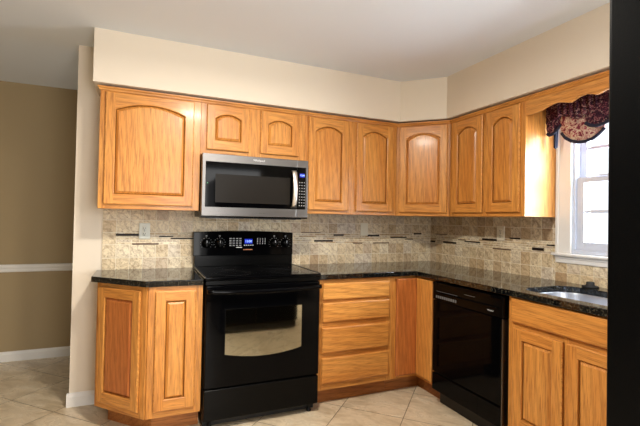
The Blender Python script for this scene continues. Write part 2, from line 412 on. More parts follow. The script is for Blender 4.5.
# dark accent sticks set in the band (children of the tiling)
acc_back = [(-0.521, -0.373, 1.156, .016, 0), (-0.24, -0.144, 1.145, .008, 0), (-0.16, 0.02, 1.130, .009, 0), (-0.417, -0.241, 1.091, .010, 1),
 (0.862, 1.035, 1.179, .007, 1), (1.159, 1.255, 1.159, .014, 0), (0.978, 1.152, 1.109, .016, 0), (1.349, 1.441, 1.088, .010, 1),
 (1.488, 1.614, 1.155, .015, 0), (1.734, 1.91, 1.138, .009, 0), (1.892, 1.982, 1.122, .008, 1), (1.552, 1.721, 1.0885, .009, 1), (1.991, 2.078, 1.173, .013, 0)]
acc_right = [(0.0, 0.074, 1.102, .015, 0), (0.077, 0.24, 1.174, .007, 1), (0.188, 0.358, 1.105, .016, 0), (0.382, 0.473, 1.138, .008, 1), (0.459, 0.638, 1.127, .010, 0),
 (0.659, 0.81, 1.155, .016, 0), (0.77, 0.945, 1.089, .009, 1), (0.931, 1.026, 1.177, .010, 0), (1.126, 1.219, 1.112, .019, 0), (1.24, 1.3, 1.145, .010, 0)]
for lst, par in ((acc_back, tb), (acc_right, tr)):
    for (p0, p1, z, h, k) in lst:
        q = MB(); q.box(p0, p1, -0.0112, -0.003, z-h/2, z+h/2, accent_b if k else accent_m, 0.001, 1); q.build('accent_strip', par)

# ---------------------------------------------------------------- window over the sink
def frame(mb, y0, y1, z0, z1, w, xa, xb, m, bev=0.003, wb=None, wt=None):
    wb = wb or w; wt = wt or w
    mb.box(xa, xb, y0, y0+w, z0, z1, m, bev); mb.box(xa, xb, y1-w, y1, z0, z1, m, bev)
    mb.box(xa, xb, y0+w-0.001, y1-w+0.001, z0, z0+wb, m, bev); mb.box(xa, xb, y0+w-0.001, y1-w+0.001, z1-wt, z1, m, bev)
b = MB(); frame(b, WY0, WY1, WZ0, WZ1, 0.026, XR+0.0, XR+0.10, vinyl_m); w = b.build('window_1'); w['kind'] = 'structure'
y0, y1 = WY0+0.026, WY1-0.026
b = MB()     # casing: mitred boards with a stepped edge
for (a0, a1, c0, c1) in ((WY1-0.008, -1.311, 1.09, 2.105), (-2.49, WY0+0.008, 1.09, 2.105), (WY0+0.008, WY1-0.008, 2.01, 2.105)):
    b.box(XR-0.018, XR, a0, a1, c0, c1, white_m, 0.003)
for (a0, a1) in ((-1.332, -1.313), (-2.488, -2.469)): b.box(XR-0.025, XR-0.017, a0, a1, 1.09, 2.10, white_m, 0.003)
b.build('window_casing', w)
b = MB(); b.box(XR-0.045, XR+0.03, -2.51, -1.295, 1.083, 1.1, white_m, 0.006); b.build('window_sill', w)
b = MB(); b.box(XR-0.018, XR, -2.49, -1.311, 1.037, 1.083, white_m, 0.004); b.box(XR-0.025, XR-0.0178, -2.49, -1.311, 1.066, 1.083, white_m, 0.003); b.build('window_apron', w)
b = MB(); frame(b, y0, y1, WZ0+0.0, 1.588, 0.048, XR+0.012, XR+0.045, vinyl_m, wb=0.078, wt=0.033); ls = b.build('lower_sash', w)
b = MB(); b.box(XR+0.026, XR+0.030, y0+0.045, y1-0.045, WZ0+0.07, 1.56, glass_m); b.build('pane', ls)
b = MB(); b.box(XR+0.018, XR+0.040, y0+0.045, y1-0.045, 1.362, 1.382, vinyl_m, 0.002)
for yy in (-1.725, -2.06): b.box(XR+0.018, XR+0.040, yy-0.006, yy+0.006, 1.178, 1.556, vinyl_m, 0.002)
b.build('muntin', ls)
b = MB(); frame(b, y0, y1, 1.562, WZ1-0.02, 0.042, XR+0.048, XR+0.080, vinyl_m, wb=0.035, wt=0.04); us = b.build('upper_sash', w)
b = MB(); b.box(XR+0.062, XR+0.066, y0+0.04, y1-0.04, 1.59, WZ1-0.05, glass_m); b.build('pane', us)
b = MB(); b.box(XR+0.054, XR+0.074, y0+0.04, y1-0.04, 1.765, 1.785, vinyl_m, 0.002)
for yy in (-1.725, -2.06): b.box(XR+0.054, XR+0.074, yy-0.006, yy+0.006, 1.595, 1.962, vinyl_m, 0.002)
b.build('muntin', us)
b = MB(); b.box(XR+0.002, XR+0.02, -1.98, -1.82, 1.588, 1.602, vinyl_m, 0.004); b.box(XR+0.0, XR+0.012, -1.64, -1.58, 1.588, 1.600, vinyl_m, 0.003); b.build('sash_lock', w)
b = MB(); frame(b, WY0+0.01, WY1-0.01, WZ0+0.01, WZ1-0.01, 0.03, XR+0.11, XR+0.135, white_m); b.build('storm_frame', w)

# ---------------------------------------------------------------- cabinet joinery
def door(parent, x0, x1, z0, z1, arch=0.0, y=0.0, name='door', st=0.055, mv=None, mh=None, th=0.019, mp=None):
    """Overlay door with butted stiles and rails and a raised panel; local front faces -y."""
    mv = mv or oak_z; mh = mh or oak_x
    N = 20
    ang = 0.013       # eased outer edge
    xi0, xi1, zi0, zi1 = x0+st, x1-st, z0+st+0.008, z1-st-0.002
    def topz(x, ins):
        if arch <= 0: return zi1-ins
        u = abs((x-(xi0+xi1)/2)/((xi1-xi0)/2)); u = min(u, 1.0)
        return zi1-ins-arch*(u**2.0)*(1.0 if u < 0.93 else 1.0)
    def loop(ins, yy):
        a0, a1 = xi0+ins, xi1-ins
        pts = [(a0, zi0+ins), (a1, zi0+ins)]
        for k in range(N+1):
            x = a1+(a0-a1)*k/N; pts.append((x, topz(xi1+(xi0-xi1)*k/N, ins)))
        return [(x, yy, z) for x, z in pts]
    f = MB(); t = f.bm; iv = f.mi(mv); ih = f.mi(mh); yf = y-th
    mk = lambda L: [t.verts.new(p) for p in L]
    # opening loops (front edge -> ogee -> groove bottom)
    A = mk(loop(0, yf)); B = mk(loop(0.004, yf+0.003)); C = mk(loop(0.0055, yf+0.0125)); n = len(A)
    for P_, Q_ in ((A, B), (B, C)):
        for k in range(n):
            fc = t.faces.new((P_[k], P_[(k+1) % n], Q_[(k+1) % n], Q_[k])); fc.material_index = iv if k in (1, n-1) else ih; fc.smooth = False
    # front faces
    e = 0.005
    X0, X1, Z0, Z1 = x0+e, x1-e, z0+e, z1-e
    def vq(pts, mi_):
        fc = t.faces.new([t.verts.new(p) if isinstance(p, tuple) else p for p in pts]); fc.material_index = mi_; return fc
    V = lambda x, z, yy=yf: t.verts.new((x, yy, z))
    bl, br, tl, tr_ = V(X0, Z0), V(X1, Z0), V(X0, Z1), V(X1, Z1)
    bi0, bi1 = V(xi0, Z0), V(xi1, Z0); ti = [V(xi1+(xi0-xi1)*k/N, Z1) for k in range(N+1)]
    t.faces.new((bl, bi0, A[0], A[-1], ti[-1], tl)).material_index = iv
    t.faces.new((bi1, br, tr_, ti[0], A[2], A[1])).material_index = iv
    t.faces.new((bi0, bi1, A[1], A[0])).material_index = ih
    for k in range(N): t.faces.new((A[2+k], ti[k], ti[k+1], A[3+k])).material_index = ih
    # eased outer edge and sides
    ring_f = [bl, bi0, bi1, br, tr_] + ti + [tl]
    def off(v, d_, yy):
        x = x0 if abs(v.co.x-X0) < 1e-6 else (x1 if abs(v.co.x-X1) < 1e-6 else v.co.x)
        z = z0 if abs(v.co.z-Z0) < 1e-6 else (z1 if abs(v.co.z-Z1) < 1e-6 else v.co.z)
        return t.verts.new((x, yy, z))
    R1 = [off(v, 0, yf+0.004) for v in ring_f]; R15 = [off(v, 0, y-0.007) for v in ring_f]; m_ = len(ring_f)
    cxm, czm = (x0+x1)/2, (z0+z1)/2
    R2 = [t.verts.new((v.co.x+(0.006 if v.co.x <= x0+1e-5 else (-0.006 if v.co.x >= x1-1e-5 else 0)), y-0.0005, v.co.z+(0.006 if v.co.z <= z0+1e-5 else (-0.006 if v.co.z >= z1-1e-5 else 0)))) for v in R15]
    for P_, Q_ in ((ring_f, R1), (R1, R15), (R15, R2)):
        for k in range(m_):
            fc = t.faces.new((P_[k], P_[(k+1) % m_], Q_[(k+1) % m_], Q_[k])); fc.material_index = iv if ring_f[k].co.x in (X0, X1) and ring_f[(k+1) % m_].co.x in (X0, X1) else ih
    t.faces.new(R2).material_index = iv
    bmesh.ops.recalc_face_normals(t, faces=t.faces)
    o = f.build(name, parent)
    g = MB(); t = g.bm; g.mi(mp or mv)
    L = [mk2 for mk2 in ()]
    rings = [[t.verts.new(p) for p in loop(i_, yy)] for i_, yy in ((0.005, yf+0.0125), (0.0085, yf+0.0125), (0.021, yf+0.0030), (0.022, yf+0.0005))]
    for P_, Q_ in zip(rings, rings[1:]):
        for k in range(n): t.faces.new((P_[k], P_[(k+1) % n], Q_[(k+1) % n], Q_[k]))
    t.faces.new(rings[-1]); t.faces.new(rings[0]); bmesh.ops.recalc_face_normals(t, faces=t.faces)
    g.build('raised_panel', o)
    return o
def drawer_front(parent, x0, x1, z0, z1, name='drawer_front', y=0.0, m=None):
    g = MB(); th = 0.022; rings = []
    for i_, yy in ((0.005, y-0.0005), (0.001, y-0.012), (0.0, y-0.015), (0.003, y-0.019), (0.009, y-th)):
        rings.append([g.bm.verts.new(p) for p in ((x0+i_, yy, z0+i_), (x1-i_, yy, z0+i_), (x1-i_, yy, z1-i_), (x0+i_, yy, z1-i_))])
    g.mi(m or oak_x)
    for P_, Q_ in zip(rings, rings[1:]):
        for k in range(4): g.bm.faces.new((P_[k], P_[(k+1) % 4], Q_[(k+1) % 4], Q_[k]))
    g.bm.faces.new(rings[0]); g.bm.faces.new(rings[-1]); bmesh.ops.recalc_face_normals(g.bm, faces=g.bm.faces)
    return g.build(name, parent)
def face_frame(parent, x0, x1, z0, z1, uprights, rails, name='face_frame', y0=0.0, y1=0.019):
    g = MB()
    for a, c in uprights: g.box(a, c, y0, y1, z0, z1, oak_z, 0.0008, 1)
    for (a, c, p, q) in rails: g.box(a, c, y0+0.0004, y1, p, q, oak_x)
    return g.build(name, parent)
def moulding(parent, x0, x1, z, ext0=0.0, ext1=0.0):
    g = MB(); prof = [(0.0, z-0.022), (-0.006, z-0.020), (-0.009, z-0.010), (-0.016, z-0.004), (-0.017, z+0.004), (0.0, z+0.004)]
    t = bmesh.new(); A = [t.verts.new((x0-ext0*(-o)/0.017, o, zz)) for o, zz in prof]; B = [t.verts.new((x1+ext1*(-o)/0.017, o, zz)) for o, zz in prof]
    n = len(prof)
    for i in range(n): t.faces.new((A[i], A[(i+1) % n], B[(i+1) % n], B[i]))
    t.faces.new(A); t.faces.new(B); bmesh.ops.recalc_face_normals(t, faces=t.faces); g._merge(t, oak_x); return g.build('top_moulding', parent)
DT = 2.070-ZU; DB = 0.027     # door top/bottom above cabinet bottom
H = ZT-ZU
def upper(label, loc, rz, w, doors, depth=0.303, z0=0.0, db=DB, stiles=None, arch=0.042, ext=(0, 0), name='wall_cabinet', left_m=None):
    t = thing(name, label, 'cabinet', loc, rz)
    h = ZT-loc[2]; dt = 2.070-loc[2]
    g = MB(); g.box(0.001, w-0.001, 0.019, depth, 0.0, h, left_m or oak_z, 0.001, 1); g.build('carcass', t)
    face_frame(t, 0, w, 0, h, stiles, [(0.001, w-0.001, 0, 0.035), (0.001, w-0.001, h-0.045, h)])
    for (a, c) in doors: door(t, a, c, db, dt, arch)
    moulding(t, 0, w, h, *ext)
    return t
upper('wide single-door oak wall cabinet at the left end, beside the microwave', (-0.6125, -0.305, ZU), 0, 0.6115, [(0.031, 0.566)], stiles=[(0, 0.04), (0.555, 0.6115)], arch=0.046, ext=(0.017, 0))
upper('short two-door oak wall cabinet directly above the microwave', (0.0, -0.305, 1.722), 0, 0.7615, [(0.037, 0.334), (0.415, 0.713)], db=0.036, stiles=[(0, 0.045), (0.325, 0.425), (0.70, 0.7615)], arch=0.032)
upper('two-door oak wall cabinet between the microwave and the corner cabinet', (0.7625, -0.305, ZU), 0, 0.824, [(0.028, 0.370), (0.440, 0.784)], stiles=[(0, 0.04), (0.36, 0.45), (0.775, 0.824)])
# diagonal corner wall cabinet
t = thing('corner_wall_cabinet', 'single-door oak wall cabinet set diagonally across the corner', 'cabinet', (XR-0.61, -0.305, ZU), -PI/4)
fwid = 0.305*math.sqrt(2)
Rm = Matrix.Rotation(PI/4, 4, 'Z') @ Matrix.Translation((-(XR-0.61), 0.305, 0))
g = MB(); g.prism([(XR-0.6095, -0.292), (XR-0.6095, -0.003), (XR-0.003, -0.003), (XR-0.003, -0.6095), (XR-0.292, -0.6095)], 0, H, oak_z, 0.0, Rm); g.build('carcass', t)
face_frame(t, 0, fwid, 0, H, [(0.004, 0.036), (fwid-0.036, fwid-0.004)], [(0.005, fwid-0.005, 0, 0.035), (0.005, fwid-0.005, H-0.045, H)])
door(t, 0.026, fwid-0.022, DB, DT, 0.042); moulding(t, 0, fwid, H)
# right wall cabinet, end panel towards the window
t = upper('two-door oak wall cabinet on the right wall, beside the window', (XR-0.305, -0.611, ZU), -PI/2, 0.70, [(0.040, 0.350), (0.386, 0.668)], stiles=[(0, 0.045), (0.343, 0.393), (0.66, 0.70)], left_m=oak_end)
# scalloped oak board over the window
t = thing('scalloped_valance_board', 'wavy-edged oak board spanning above the window', 'board', (XR-0.305, -1.3115, 0), -PI/2)
cur = [(0.0, 1.985), (0.04, 1.982), (0.10, 1.988), (0.15, 2.004), (0.20, 2.013), (0.24, 2.008), (0.275, 1.996), (0.295, 1.992), (0.315, 1.997), (0.345, 2.011), (0.385, 2.016), (0.42, 2.007), (0.445, 1.996), (0.465, 1.999), (0.49, 2.008), (0.53, 2.016), (0.589, 2.020)]
full = cur + [(1.178-x, z) for x, z in reversed(cur[:-1])]
g = MB(); g.face_prism([(0.001, 2.098)] + [(max(x, 0.001), z) for x, z in full] + [(1.178, 2.098)], 0.0, 0.019, oak_x, 0.0015); g.build('board', t)
moulding(t, 0, 1.178, ZT)

# ---------------------------------------------------------------- base cabinets
ZB, ZCB = 0.114, 0.876
BH = ZCB-ZB
# left end cabinet with an angled face
t = thing('angled_base_cabinet', 'oak end base cabinet with an angled side door, left of the range', 'cabinet', (-0.609, -0.305, 0), 0)
ox, oy = -0.609, -0.305
g = MB(); g.prism([(0.026, 0.302), (0.026, 0.002), (0.300, -0.300), (0.605, -0.300), (0.605, 0.302)], ZB, ZCB, oak_z); g.build('carcass', t)
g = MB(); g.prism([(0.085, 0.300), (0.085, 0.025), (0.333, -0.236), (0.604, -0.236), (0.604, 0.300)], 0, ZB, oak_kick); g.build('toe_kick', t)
AX, AY = 0.024, 0.0
aA = math.atan2(-0.300-AY, 0.300-AX); wA = math.hypot(0.300-AX, 0.300+AY)
g = MB(); g.box(0.0, 0.042, -0.019, 0.0, ZB, ZCB, oak_z, 0.0008, 1); g.box(wA-0.036, wA+0.006, -0.019, 0.0, ZB, ZCB, oak_z, 0.0008, 1)
g.box(0.04, wA-0.034, -0.0185, 0.0, ZB, ZB+0.05, oak_x); g.box(0.04, wA-0.034, -0.0185, 0.0, ZCB-0.045, ZCB, oak_x)
ff = g.build('face_frame', t, (AX, AY, 0), aA)
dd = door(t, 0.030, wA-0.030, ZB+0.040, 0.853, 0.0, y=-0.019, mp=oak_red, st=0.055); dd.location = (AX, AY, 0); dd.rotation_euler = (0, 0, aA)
g = MB(); g.box(0.300, 0.345, -0.3185, -0.300, ZB, ZCB, oak_z, 0.0008, 1); g.box(0.565, 0.6055, -0.3185, -0.300, ZB, ZCB, oak_z, 0.0008, 1)
g.box(0.344, 0.566, -0.318, -0.300, ZB, ZB+0.05, oak_x); g.box(0.344, 0.566, -0.318, -0.300, ZCB-0.045, ZCB, oak_x); g.build('face_frame', t)
dd = door(t, 0.338, 0.566, ZB+0.040, 0.853, 0.0, y=-0.3185, st=0.055)

def base_box(t, w, d=0.588, kick=True):
    g = MB(); g.box(0.001, w-0.001, 0.019, d+0.019, ZB, ZCB, oak_z); g.build('carcass', t)
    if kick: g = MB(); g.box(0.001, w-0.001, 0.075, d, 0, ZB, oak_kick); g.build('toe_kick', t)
t = thing('drawer_base_cabinet', 'four-drawer oak base cabinet right of the range', 'cabinet', (0.765, -0.61, 0), 0)
w_ = 0.595
base_box(t, w_)
zs = [(0.735, 0.850), (0.583, 0.716), (0.371, 0.546), (0.160, 0.338)]
face_frame(t, 0, w_, ZB, ZCB, [(0, 0.04), (0.55, w_)], [(0.039, 0.551, 0.84, ZCB), (0.039, 0.551, 0.70, 0.745), (0.039, 0.551, 0.535, 0.595), (0.039, 0.551, 0.325, 0.385), (0.039, 0.551, ZB, 0.175)])
for i, (a, c) in enumerate(zs):
    drawer_front(t, 0.030, 0.566, a, c, 'drawer')
# corner base cabinet with a folding pair of doors
t = thing('corner_base_cabinet', 'oak corner base cabinet with two narrow doors meeting at the inside corner', 'cabinet', (1.361, -0.61, 0), 0)
cx = XR-0.61-1.361     # inner corner, local
g = MB(); g.prism([(0.0, 0.607), (0.0, 0.019), (cx+0.019, 0.019), (cx+0.019, -0.212), (XR-1.361-0.003, -0.212), (XR-1.361-0.003, 0.607)], ZB, ZCB, oak_z); g.build('carcass', t)
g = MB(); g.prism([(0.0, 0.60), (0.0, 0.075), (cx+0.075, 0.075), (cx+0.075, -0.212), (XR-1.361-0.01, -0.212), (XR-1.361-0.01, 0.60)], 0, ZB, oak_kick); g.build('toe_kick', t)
g = MB(); g.box(0.0, 0.040, 0.0, 0.0185, ZB, ZCB, oak_z, 0.0008, 1); g.box(0.039, cx+0.018, 0.0004, 0.0185, 0.85, ZCB, oak_x); g.box(0.039, cx+0.018, 0.0004, 0.0185, ZB, 0.152, oak_x)
g.box(cx+0.0004, cx+0.0185, -0.212, 0.0, 0.85, ZCB, oak_y); g.box(cx+0.0004, cx+0.0185, -0.212, 0.0, ZB, 0.152, oak_y); g.box(cx+0.0004, cx+0.0185, -0.212, -0.202, ZB, ZCB, oak_z); g.build('face_frame', t)
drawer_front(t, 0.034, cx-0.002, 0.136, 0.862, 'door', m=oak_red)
dd = drawer_front(t, 0.022, 0.204, 0.136, 0.862, 'door', m=oak_z); dd.location = (cx, 0, 0); dd.rotation_euler = (0, 0, -PI/2)
# sink base
SY = -1.472
t = thing('sink_base_cabinet', 'two-door oak sink base cabinet below the window, right of the dishwasher', 'cabinet', (XR-0.61, SY, 0), -PI/2)
w_ = 0.915
g = MB(); g.box(0.001, 0.017, 0.019, 0.585, ZB, 0.66, oak_z); g.box(w_-0.017, w_-0.001, 0.019, 0.585, ZB, 0.66, oak_z)
g.box(0.017, w_-0.017, 0.019, 0.585, ZB, ZB+0.016, oak_x); g.box(0.017, w_-0.017, 0.579, 0.585, ZB+0.016, 0.6, oak_x); g.build('carcass', t)
g = MB(); g.box(0.001, w_-0.001, 0.075, 0.585, 0, ZB, oak_kick); g.build('toe_kick', t)
face_frame(t, 0, w_, ZB, ZCB, [(0, 0.048), (0.330, 0.372), (w_-0.048, w_)], [(0.047, w_-0.047, 0.862, ZCB), (0.047, w_-0.047, 0.695, 0.745), (0.047, w_-0.047, ZB, 0.165)])
drawer_front(t, 0.028, w_-0.028, 0.735, 0.872, 'false_drawer_front')
door(t, 0.042, 0.338, 0.150, 0.706, 0.0, st=0.055); door(t, 0.358, 0.66, 0.150, 0.706, 0.0, st=0.055)
g = MB(); g.box(0.66, w_-0.048, -0.0, 0.019, 0.16, 0.70, oak_z); g.build('end_stile', t)

# ---------------------------------------------------------------- countertops
TZ0, TZ1 = 0.879, 0.914
g = MB(); g.prism([(-0.634, -0.0105), (-0.634, -0.330), (-0.325, -0.640), (-0.002, -0.640), (-0.002, -0.0105)], TZ0, TZ1, granite_m, 0.005)
o = g.build('granite_countertop'); tag(o, 'short black granite countertop with a clipped corner, left of the range', 'countertop')
# sink cut-out
def rrect(x0, x1, y0, y1, r, n=8):
    P = []
    for (cx_, cy_, a0) in ((x1-r, y1-r, 0), (x0+r, y1-r, PI/2), (x0+r, y0+r, PI), (x1-r, y0+r, 3*PI/2)):
        for k in range(n+1): a = a0+PI/2*k/n; P.append((cx_+r*math.cos(a), cy_+r*math.sin(a)))
    return P
SX0, SX1, SY0, SY1 = 1.640, 2.055, -2.26, -1.478
hole = rrect(SX0, SX1, SY0, SY1, 0.11)
g = MB(); XF = XR-0.645; YE = -2.46
outer = [(0.764, -0.0105), (0.764, -0.645), (XF, -0.645), (XF, YE), (XR-0.0105, YE), (XR-0.0105, -0.0105)]
t = bmesh.new(); g.mi(granite_m)
def ringv(P, z): return [t.verts.new((x, y, z)) for x, y in P]
for z in (TZ0, TZ1):
    a = ringv(outer, z); h = ringv(hole, z)
    es = [t.edges.new((a[i], a[(i+1) % len(a)])) for i in range(len(a))] + [t.edges.new((h[i], h[(i+1) % len(h)])) for i in range(len(h))]
    bmesh.ops.triangle_fill(t, use_beauty=True, use_dissolve=False, edges=es)
    if z == TZ0: a0_, h0_ = a, h
    else: a1_, h1_ = a, h
for P_, Q_ in ((a0_, a1_), (h0_, h1_)):
    for i in range(len(P_)): t.faces.new((P_[i], P_[(i+1) % len(P_)], Q_[(i+1) % len(P_)], Q_[i]))
bmesh.ops.recalc_face_normals(t, faces=t.faces); g._merge(t, granite_m)
o = g.build('granite_countertop'); tag(o, 'long L-shaped black granite countertop turning the corner and holding the sink', 'countertop')
bv = o.modifiers.new('eased_edge', 'BEVEL'); bv.width = 0.004; bv.segments = 2; bv.limit_method = 'ANGLE'; bv.angle_limit = math.radians(50)
# sink basin
t = thing('kitchen_sink', 'undermount stainless steel sink bowl below the window', 'sink', ((SX0+SX1)/2, (SY0+SY1)/2, 0.69))
mx_, my_ = (SX0+SX1)/2, (SY0+SY1)/2
g = MB(); tb_ = bmesh.new(); rings = []
for (ins, z, r) in ((-0.014, 0.1885, 0.115), (-0.004, 0.1885, 0.11), (-0.003, 0.180, 0.11), (0.006, 0.04, 0.10), (0.02, 0.012, 0.09), (0.05, 0.002, 0.07), (0.08, 0.0, 0.05)):
    P = rrect(SX0+ins-mx_, SX1-ins-mx_, SY0+ins-my_, SY1-ins-my_, max(r, 0.03)); rings.append([tb_.verts.new((x, y, z)) for x, y in P])
for P_, Q_ in zip(rings, rings[1:]):
    for k in range(len(P_)): f_ = tb_.faces.new((P_[k], P_[(k+1) % len(P_)], Q_[(k+1) % len(P_)], Q_[k])); f_.smooth = True
tb_.faces.new(rings[-1]); bmesh.ops.recalc_face_normals(tb_, faces=tb_.faces); g._merge(tb_, steel_sink); o = g.build('bowl', t)
sm = o.modifiers.new('gauge', 'SOLIDIFY'); sm.thickness = 0.0012; sm.offset = -1
g = MB(); g.lathe([(0, 0.003), (0.03, 0.003), (0.042, 0.005), (0.045, 0.001), (0, 0.001)], steel); g.build('drain', t, (0, 0, 0.0))
# stopper behind the sink
g = MB(); g.lathe([(0.042, 0), (0.045, 0.003), (0.043, 0.009), (0.026, 0.012), (0.022, 0.018), (0.022, 0.030), (0.019, 0.033), (0.0, 0.033)], black_matte)
o = g.build('sink_stopper', None, (2.12, -1.585, TZ1)); tag(o, 'black rubber sink stopper lying on the counter behind the sink', 'stopper')

# ---------------------------------------------------------------- text helper
def text_mesh(body, size, m, name, parent, loc, rot, extrude=0.0003, align='CENTER'):
    cu = bpy.data.curves.new(name, 'FONT'); cu.body = body; cu.size = size; cu.extrude = extrude; cu.align_x = align; cu.align_y = 'CENTER'
    tmp = bpy.data.objects.new(name+'_curve', cu); col.objects.link(tmp)
    bpy.context.view_layer.update(); dg = bpy.context.evaluated_depsgraph_get()
    me = bpy.data.meshes.new_from_object(tmp.evaluated_get(dg)); bpy.data.objects.remove(tmp); bpy.data.curves.remove(cu)
    me.materials.clear(); me.materials.append(m)
    o = bpy.data.objects.new(name, me); col.objects.link(o); o.parent = parent; o.location = loc; o.rotation_euler = rot; return o
UP = (PI/2, 0, 0)

# ---------------------------------------------------------------- range
t = thing('electric_range', 'black freestanding electric range with an oven door and rear control panel', 'range', (0.003, 0, 0))
RW = 0.755
g = MB(); g.box(0.004, RW-0.004, -0.635, -0.03, 0.055, 0.905, black_satin, 0.003); g.build('body', t)
g = MB()      # cooktop slab with a rounded front nose
g.box(-0.002, RW+0.004, -0.668, -0.085, 0.905, 0.927, black_gloss, 0.007, 3); ct = g.build('cooktop', t)
ring_m = mat('burner_ring_print', lin(48, 48, 50), 0.2)
for (bx_, by_, r_) in ((0.20, -0.50, 0.115), (0.56, -0.50, 0.095), (0.20, -0.23, 0.085), (0.56, -0.23, 0.115)):
    g = MB(); g.lathe([(r_, 0), (r_, 0.0003), (r_-0.002, 0.0003), (r_-0.002, 0)], ring_m, None, 48, False); g.build('burner_ring', ct, (bx_, by_, 0.9271))
g = MB(); g.box(-0.0035, 0.006, -0.664, -0.09, 0.9265, 0.9295, steel, 0.001, 1); g.build('side_trim', ct); g = MB(); g.box(RW-0.004, RW+0.0055, -0.664, -0.09, 0.9265, 0.9295, steel, 0.001, 1); g.build('side_trim', ct)
# back riser
g = MB(); g.face_prism([(0.0, 0.925), (RW, 0.925), (RW, 1.01), (0.0, 1.01)], -0.085, -0.012, black_satin, 0.004); g.build('riser', t)
g = MB(); T = bmesh.new()
N = 24; pr = []
for k in range(N+1):
    x = -0.012+(RW+0.010)*k/N; u = (x-RW/2)/(RW/2); pr.append((x, 1.181+0.010*max(0, 1-u*u*1.0)))
pts = [(-0.012, 1.006), (RW-0.002, 1.006)] + list(reversed(pr)); g.face_prism(pts, -0.098, -0.014, black_gloss, 0.004); cp = g.build('control_panel', t)
yp = -0.0985
for kx in (0.080, 0.176, 0.598, 0.690):
    g = MB(); M_ = Matrix.Rotation(PI/2, 4, 'X'); g.lathe([(0.034, 0.0), (0.034, 0.003), (0.026, 0.006), (0.024, 0.022), (0.021, 0.025), (0, 0.025)], black_satin, M_)
    g.box(-0.005, 0.005, -0.034, -0.022, -0.024, 0.024, black_satin, 0.002)
    kn = g.build('knob', t, (kx, yp, 1.098))
    g = MB(); g.box(-0.0012, 0.0012, -0.0346, -0.034, 0.004, 0.022, mark_white); g.build('pointer', kn)
for kx in (0.080, 0.176, 0.598, 0.690):
    g = MB()
    for a in range(-130, 131, 26):
        an = math.radians(a); g.box(kx+0.041*math.sin(an)-0.002, kx+0.041*math.sin(an)+0.002, yp-0.0004, yp+0.0002, 1.098+0.041*math.cos(an)-0.0015, 1.098+0.041*math.cos(an)+0.0015, mark_grey)
    g.box(kx-0.006, kx+0.006, yp-0.0004, yp+0.0002, 1.150, 1.156, mark_grey); g.build('dial_marking', cp)
g = MB()
for i in range(4):
    for j in range(4): g.box(0.248+i*0.025, 0.264+i*0.025, yp-0.0004, yp+0.0002, 1.078+j*0.017, 1.086+j*0.017, mark_grey)
g.build('keypad_print', cp); g = MB()
for i in range(4):
    for j in range(3): g.box(0.462+i*0.02, 0.468+i*0.02, yp-0.0004, yp+0.0002, 1.090+j*0.017, 1.102+j*0.017, mark_grey)
g.build('button_print', cp); g = MB()
for i in range(5): g.box(0.360+i*0.016, 0.369+i*0.016, yp-0.0004, yp+0.0002, 1.079, 1.086, mark_white)
g.build('indicator_print', cp)
g = MB(); g.box(0.300, 0.345, yp-0.0004, yp+0.0002, 1.064, 1.069, mark_white); g.build('label_strip', cp)
g = MB(); g.box(0.355, 0.425, yp-0.0004, yp+0.0002, 1.046, 1.052, mark_orange); g.build('copper_lettering_strip', cp)
g = MB(); g.box(0.364, 0.424, yp-0.0008, yp+0.0004, 1.094, 1.130, display_m); ds = g.build('display', cp)
text_mesh('12:00', 0.024, digit_m, 'digits', ds, (0.394, yp-0.0012, 1.112), UP)
# door
DY = -0.672
g = MB(); g.box(0.006, RW-0.006, DY, -0.640, 0.257, 0.875, black_gloss, 0.006, 3); dr = g.build('oven_door', t)
g = MB(); wx0, wx1 = 0.125, 0.622; bot = [(wx0+(wx1-wx0)*k/16, 0.455-0.030*(1-(2*k/16-1)**2)) for k in range(17)]
g.face_prism(bot+[(wx1, 0.727), (wx0, 0.727)], DY-0.0012, DY+0.001, oven_glass); g.build('oven_window', dr)
g = MB(); fr = [(wx0-0.004, 0.731), (wx0-0.004, 0.452)]
g.box(wx0-0.004, wx0, DY-0.0013, DY+0.001, 0.455, 0.731, black_satin); g.box(wx1, wx1+0.004, DY-0.0013, DY+0.001, 0.455, 0.731, black_satin); g.box(wx0, wx1, DY-0.0013, DY+0.001, 0.7272, 0.731, black_satin); g.build('window_border', dr)
g = MB(); hp = [(0.012+(RW-0.024)*k/24, DY-0.034-0.012*(1-(2*k/24-1)**2), 0.846-0.010*(1-(2*k/24-1)**2)) for k in range(25)]
g.tube(hp, 0.012, black_gloss, 12, 0.015); 
for xx in (0.022, RW-0.022): g.box(xx-0.012, xx+0.012, DY-0.036, DY+0.002, 0.832, 0.858, black_satin, 0.004)
g.build('handle', dr)
g = MB(); g.box(0.004, RW-0.004, -0.664, -0.630, 0.879, 0.903, black_satin, 0.002); g.build('vent_strip', t)
g = MB(); g.box(0.006, RW-0.006, -0.670, -0.640, 0.062, 0.247, black_satin, 0.006, 3); g.build('storage_drawer', t)
for xx in (0.05, RW-0.05):
    for yy in (-0.62, -0.08): g = MB(); g.lathe([(0.016, 0), (0.016, 0.01), (0.009, 0.012), (0.009, 0.056), (0, 0.056)], black_matte); g.build('foot', t, (xx, yy, 0))
g = MB(); g.box(0.01, RW-0.01, -0.60, -0.56, 0.006, 0.056, black_matte); g.build('kick_bar', t)

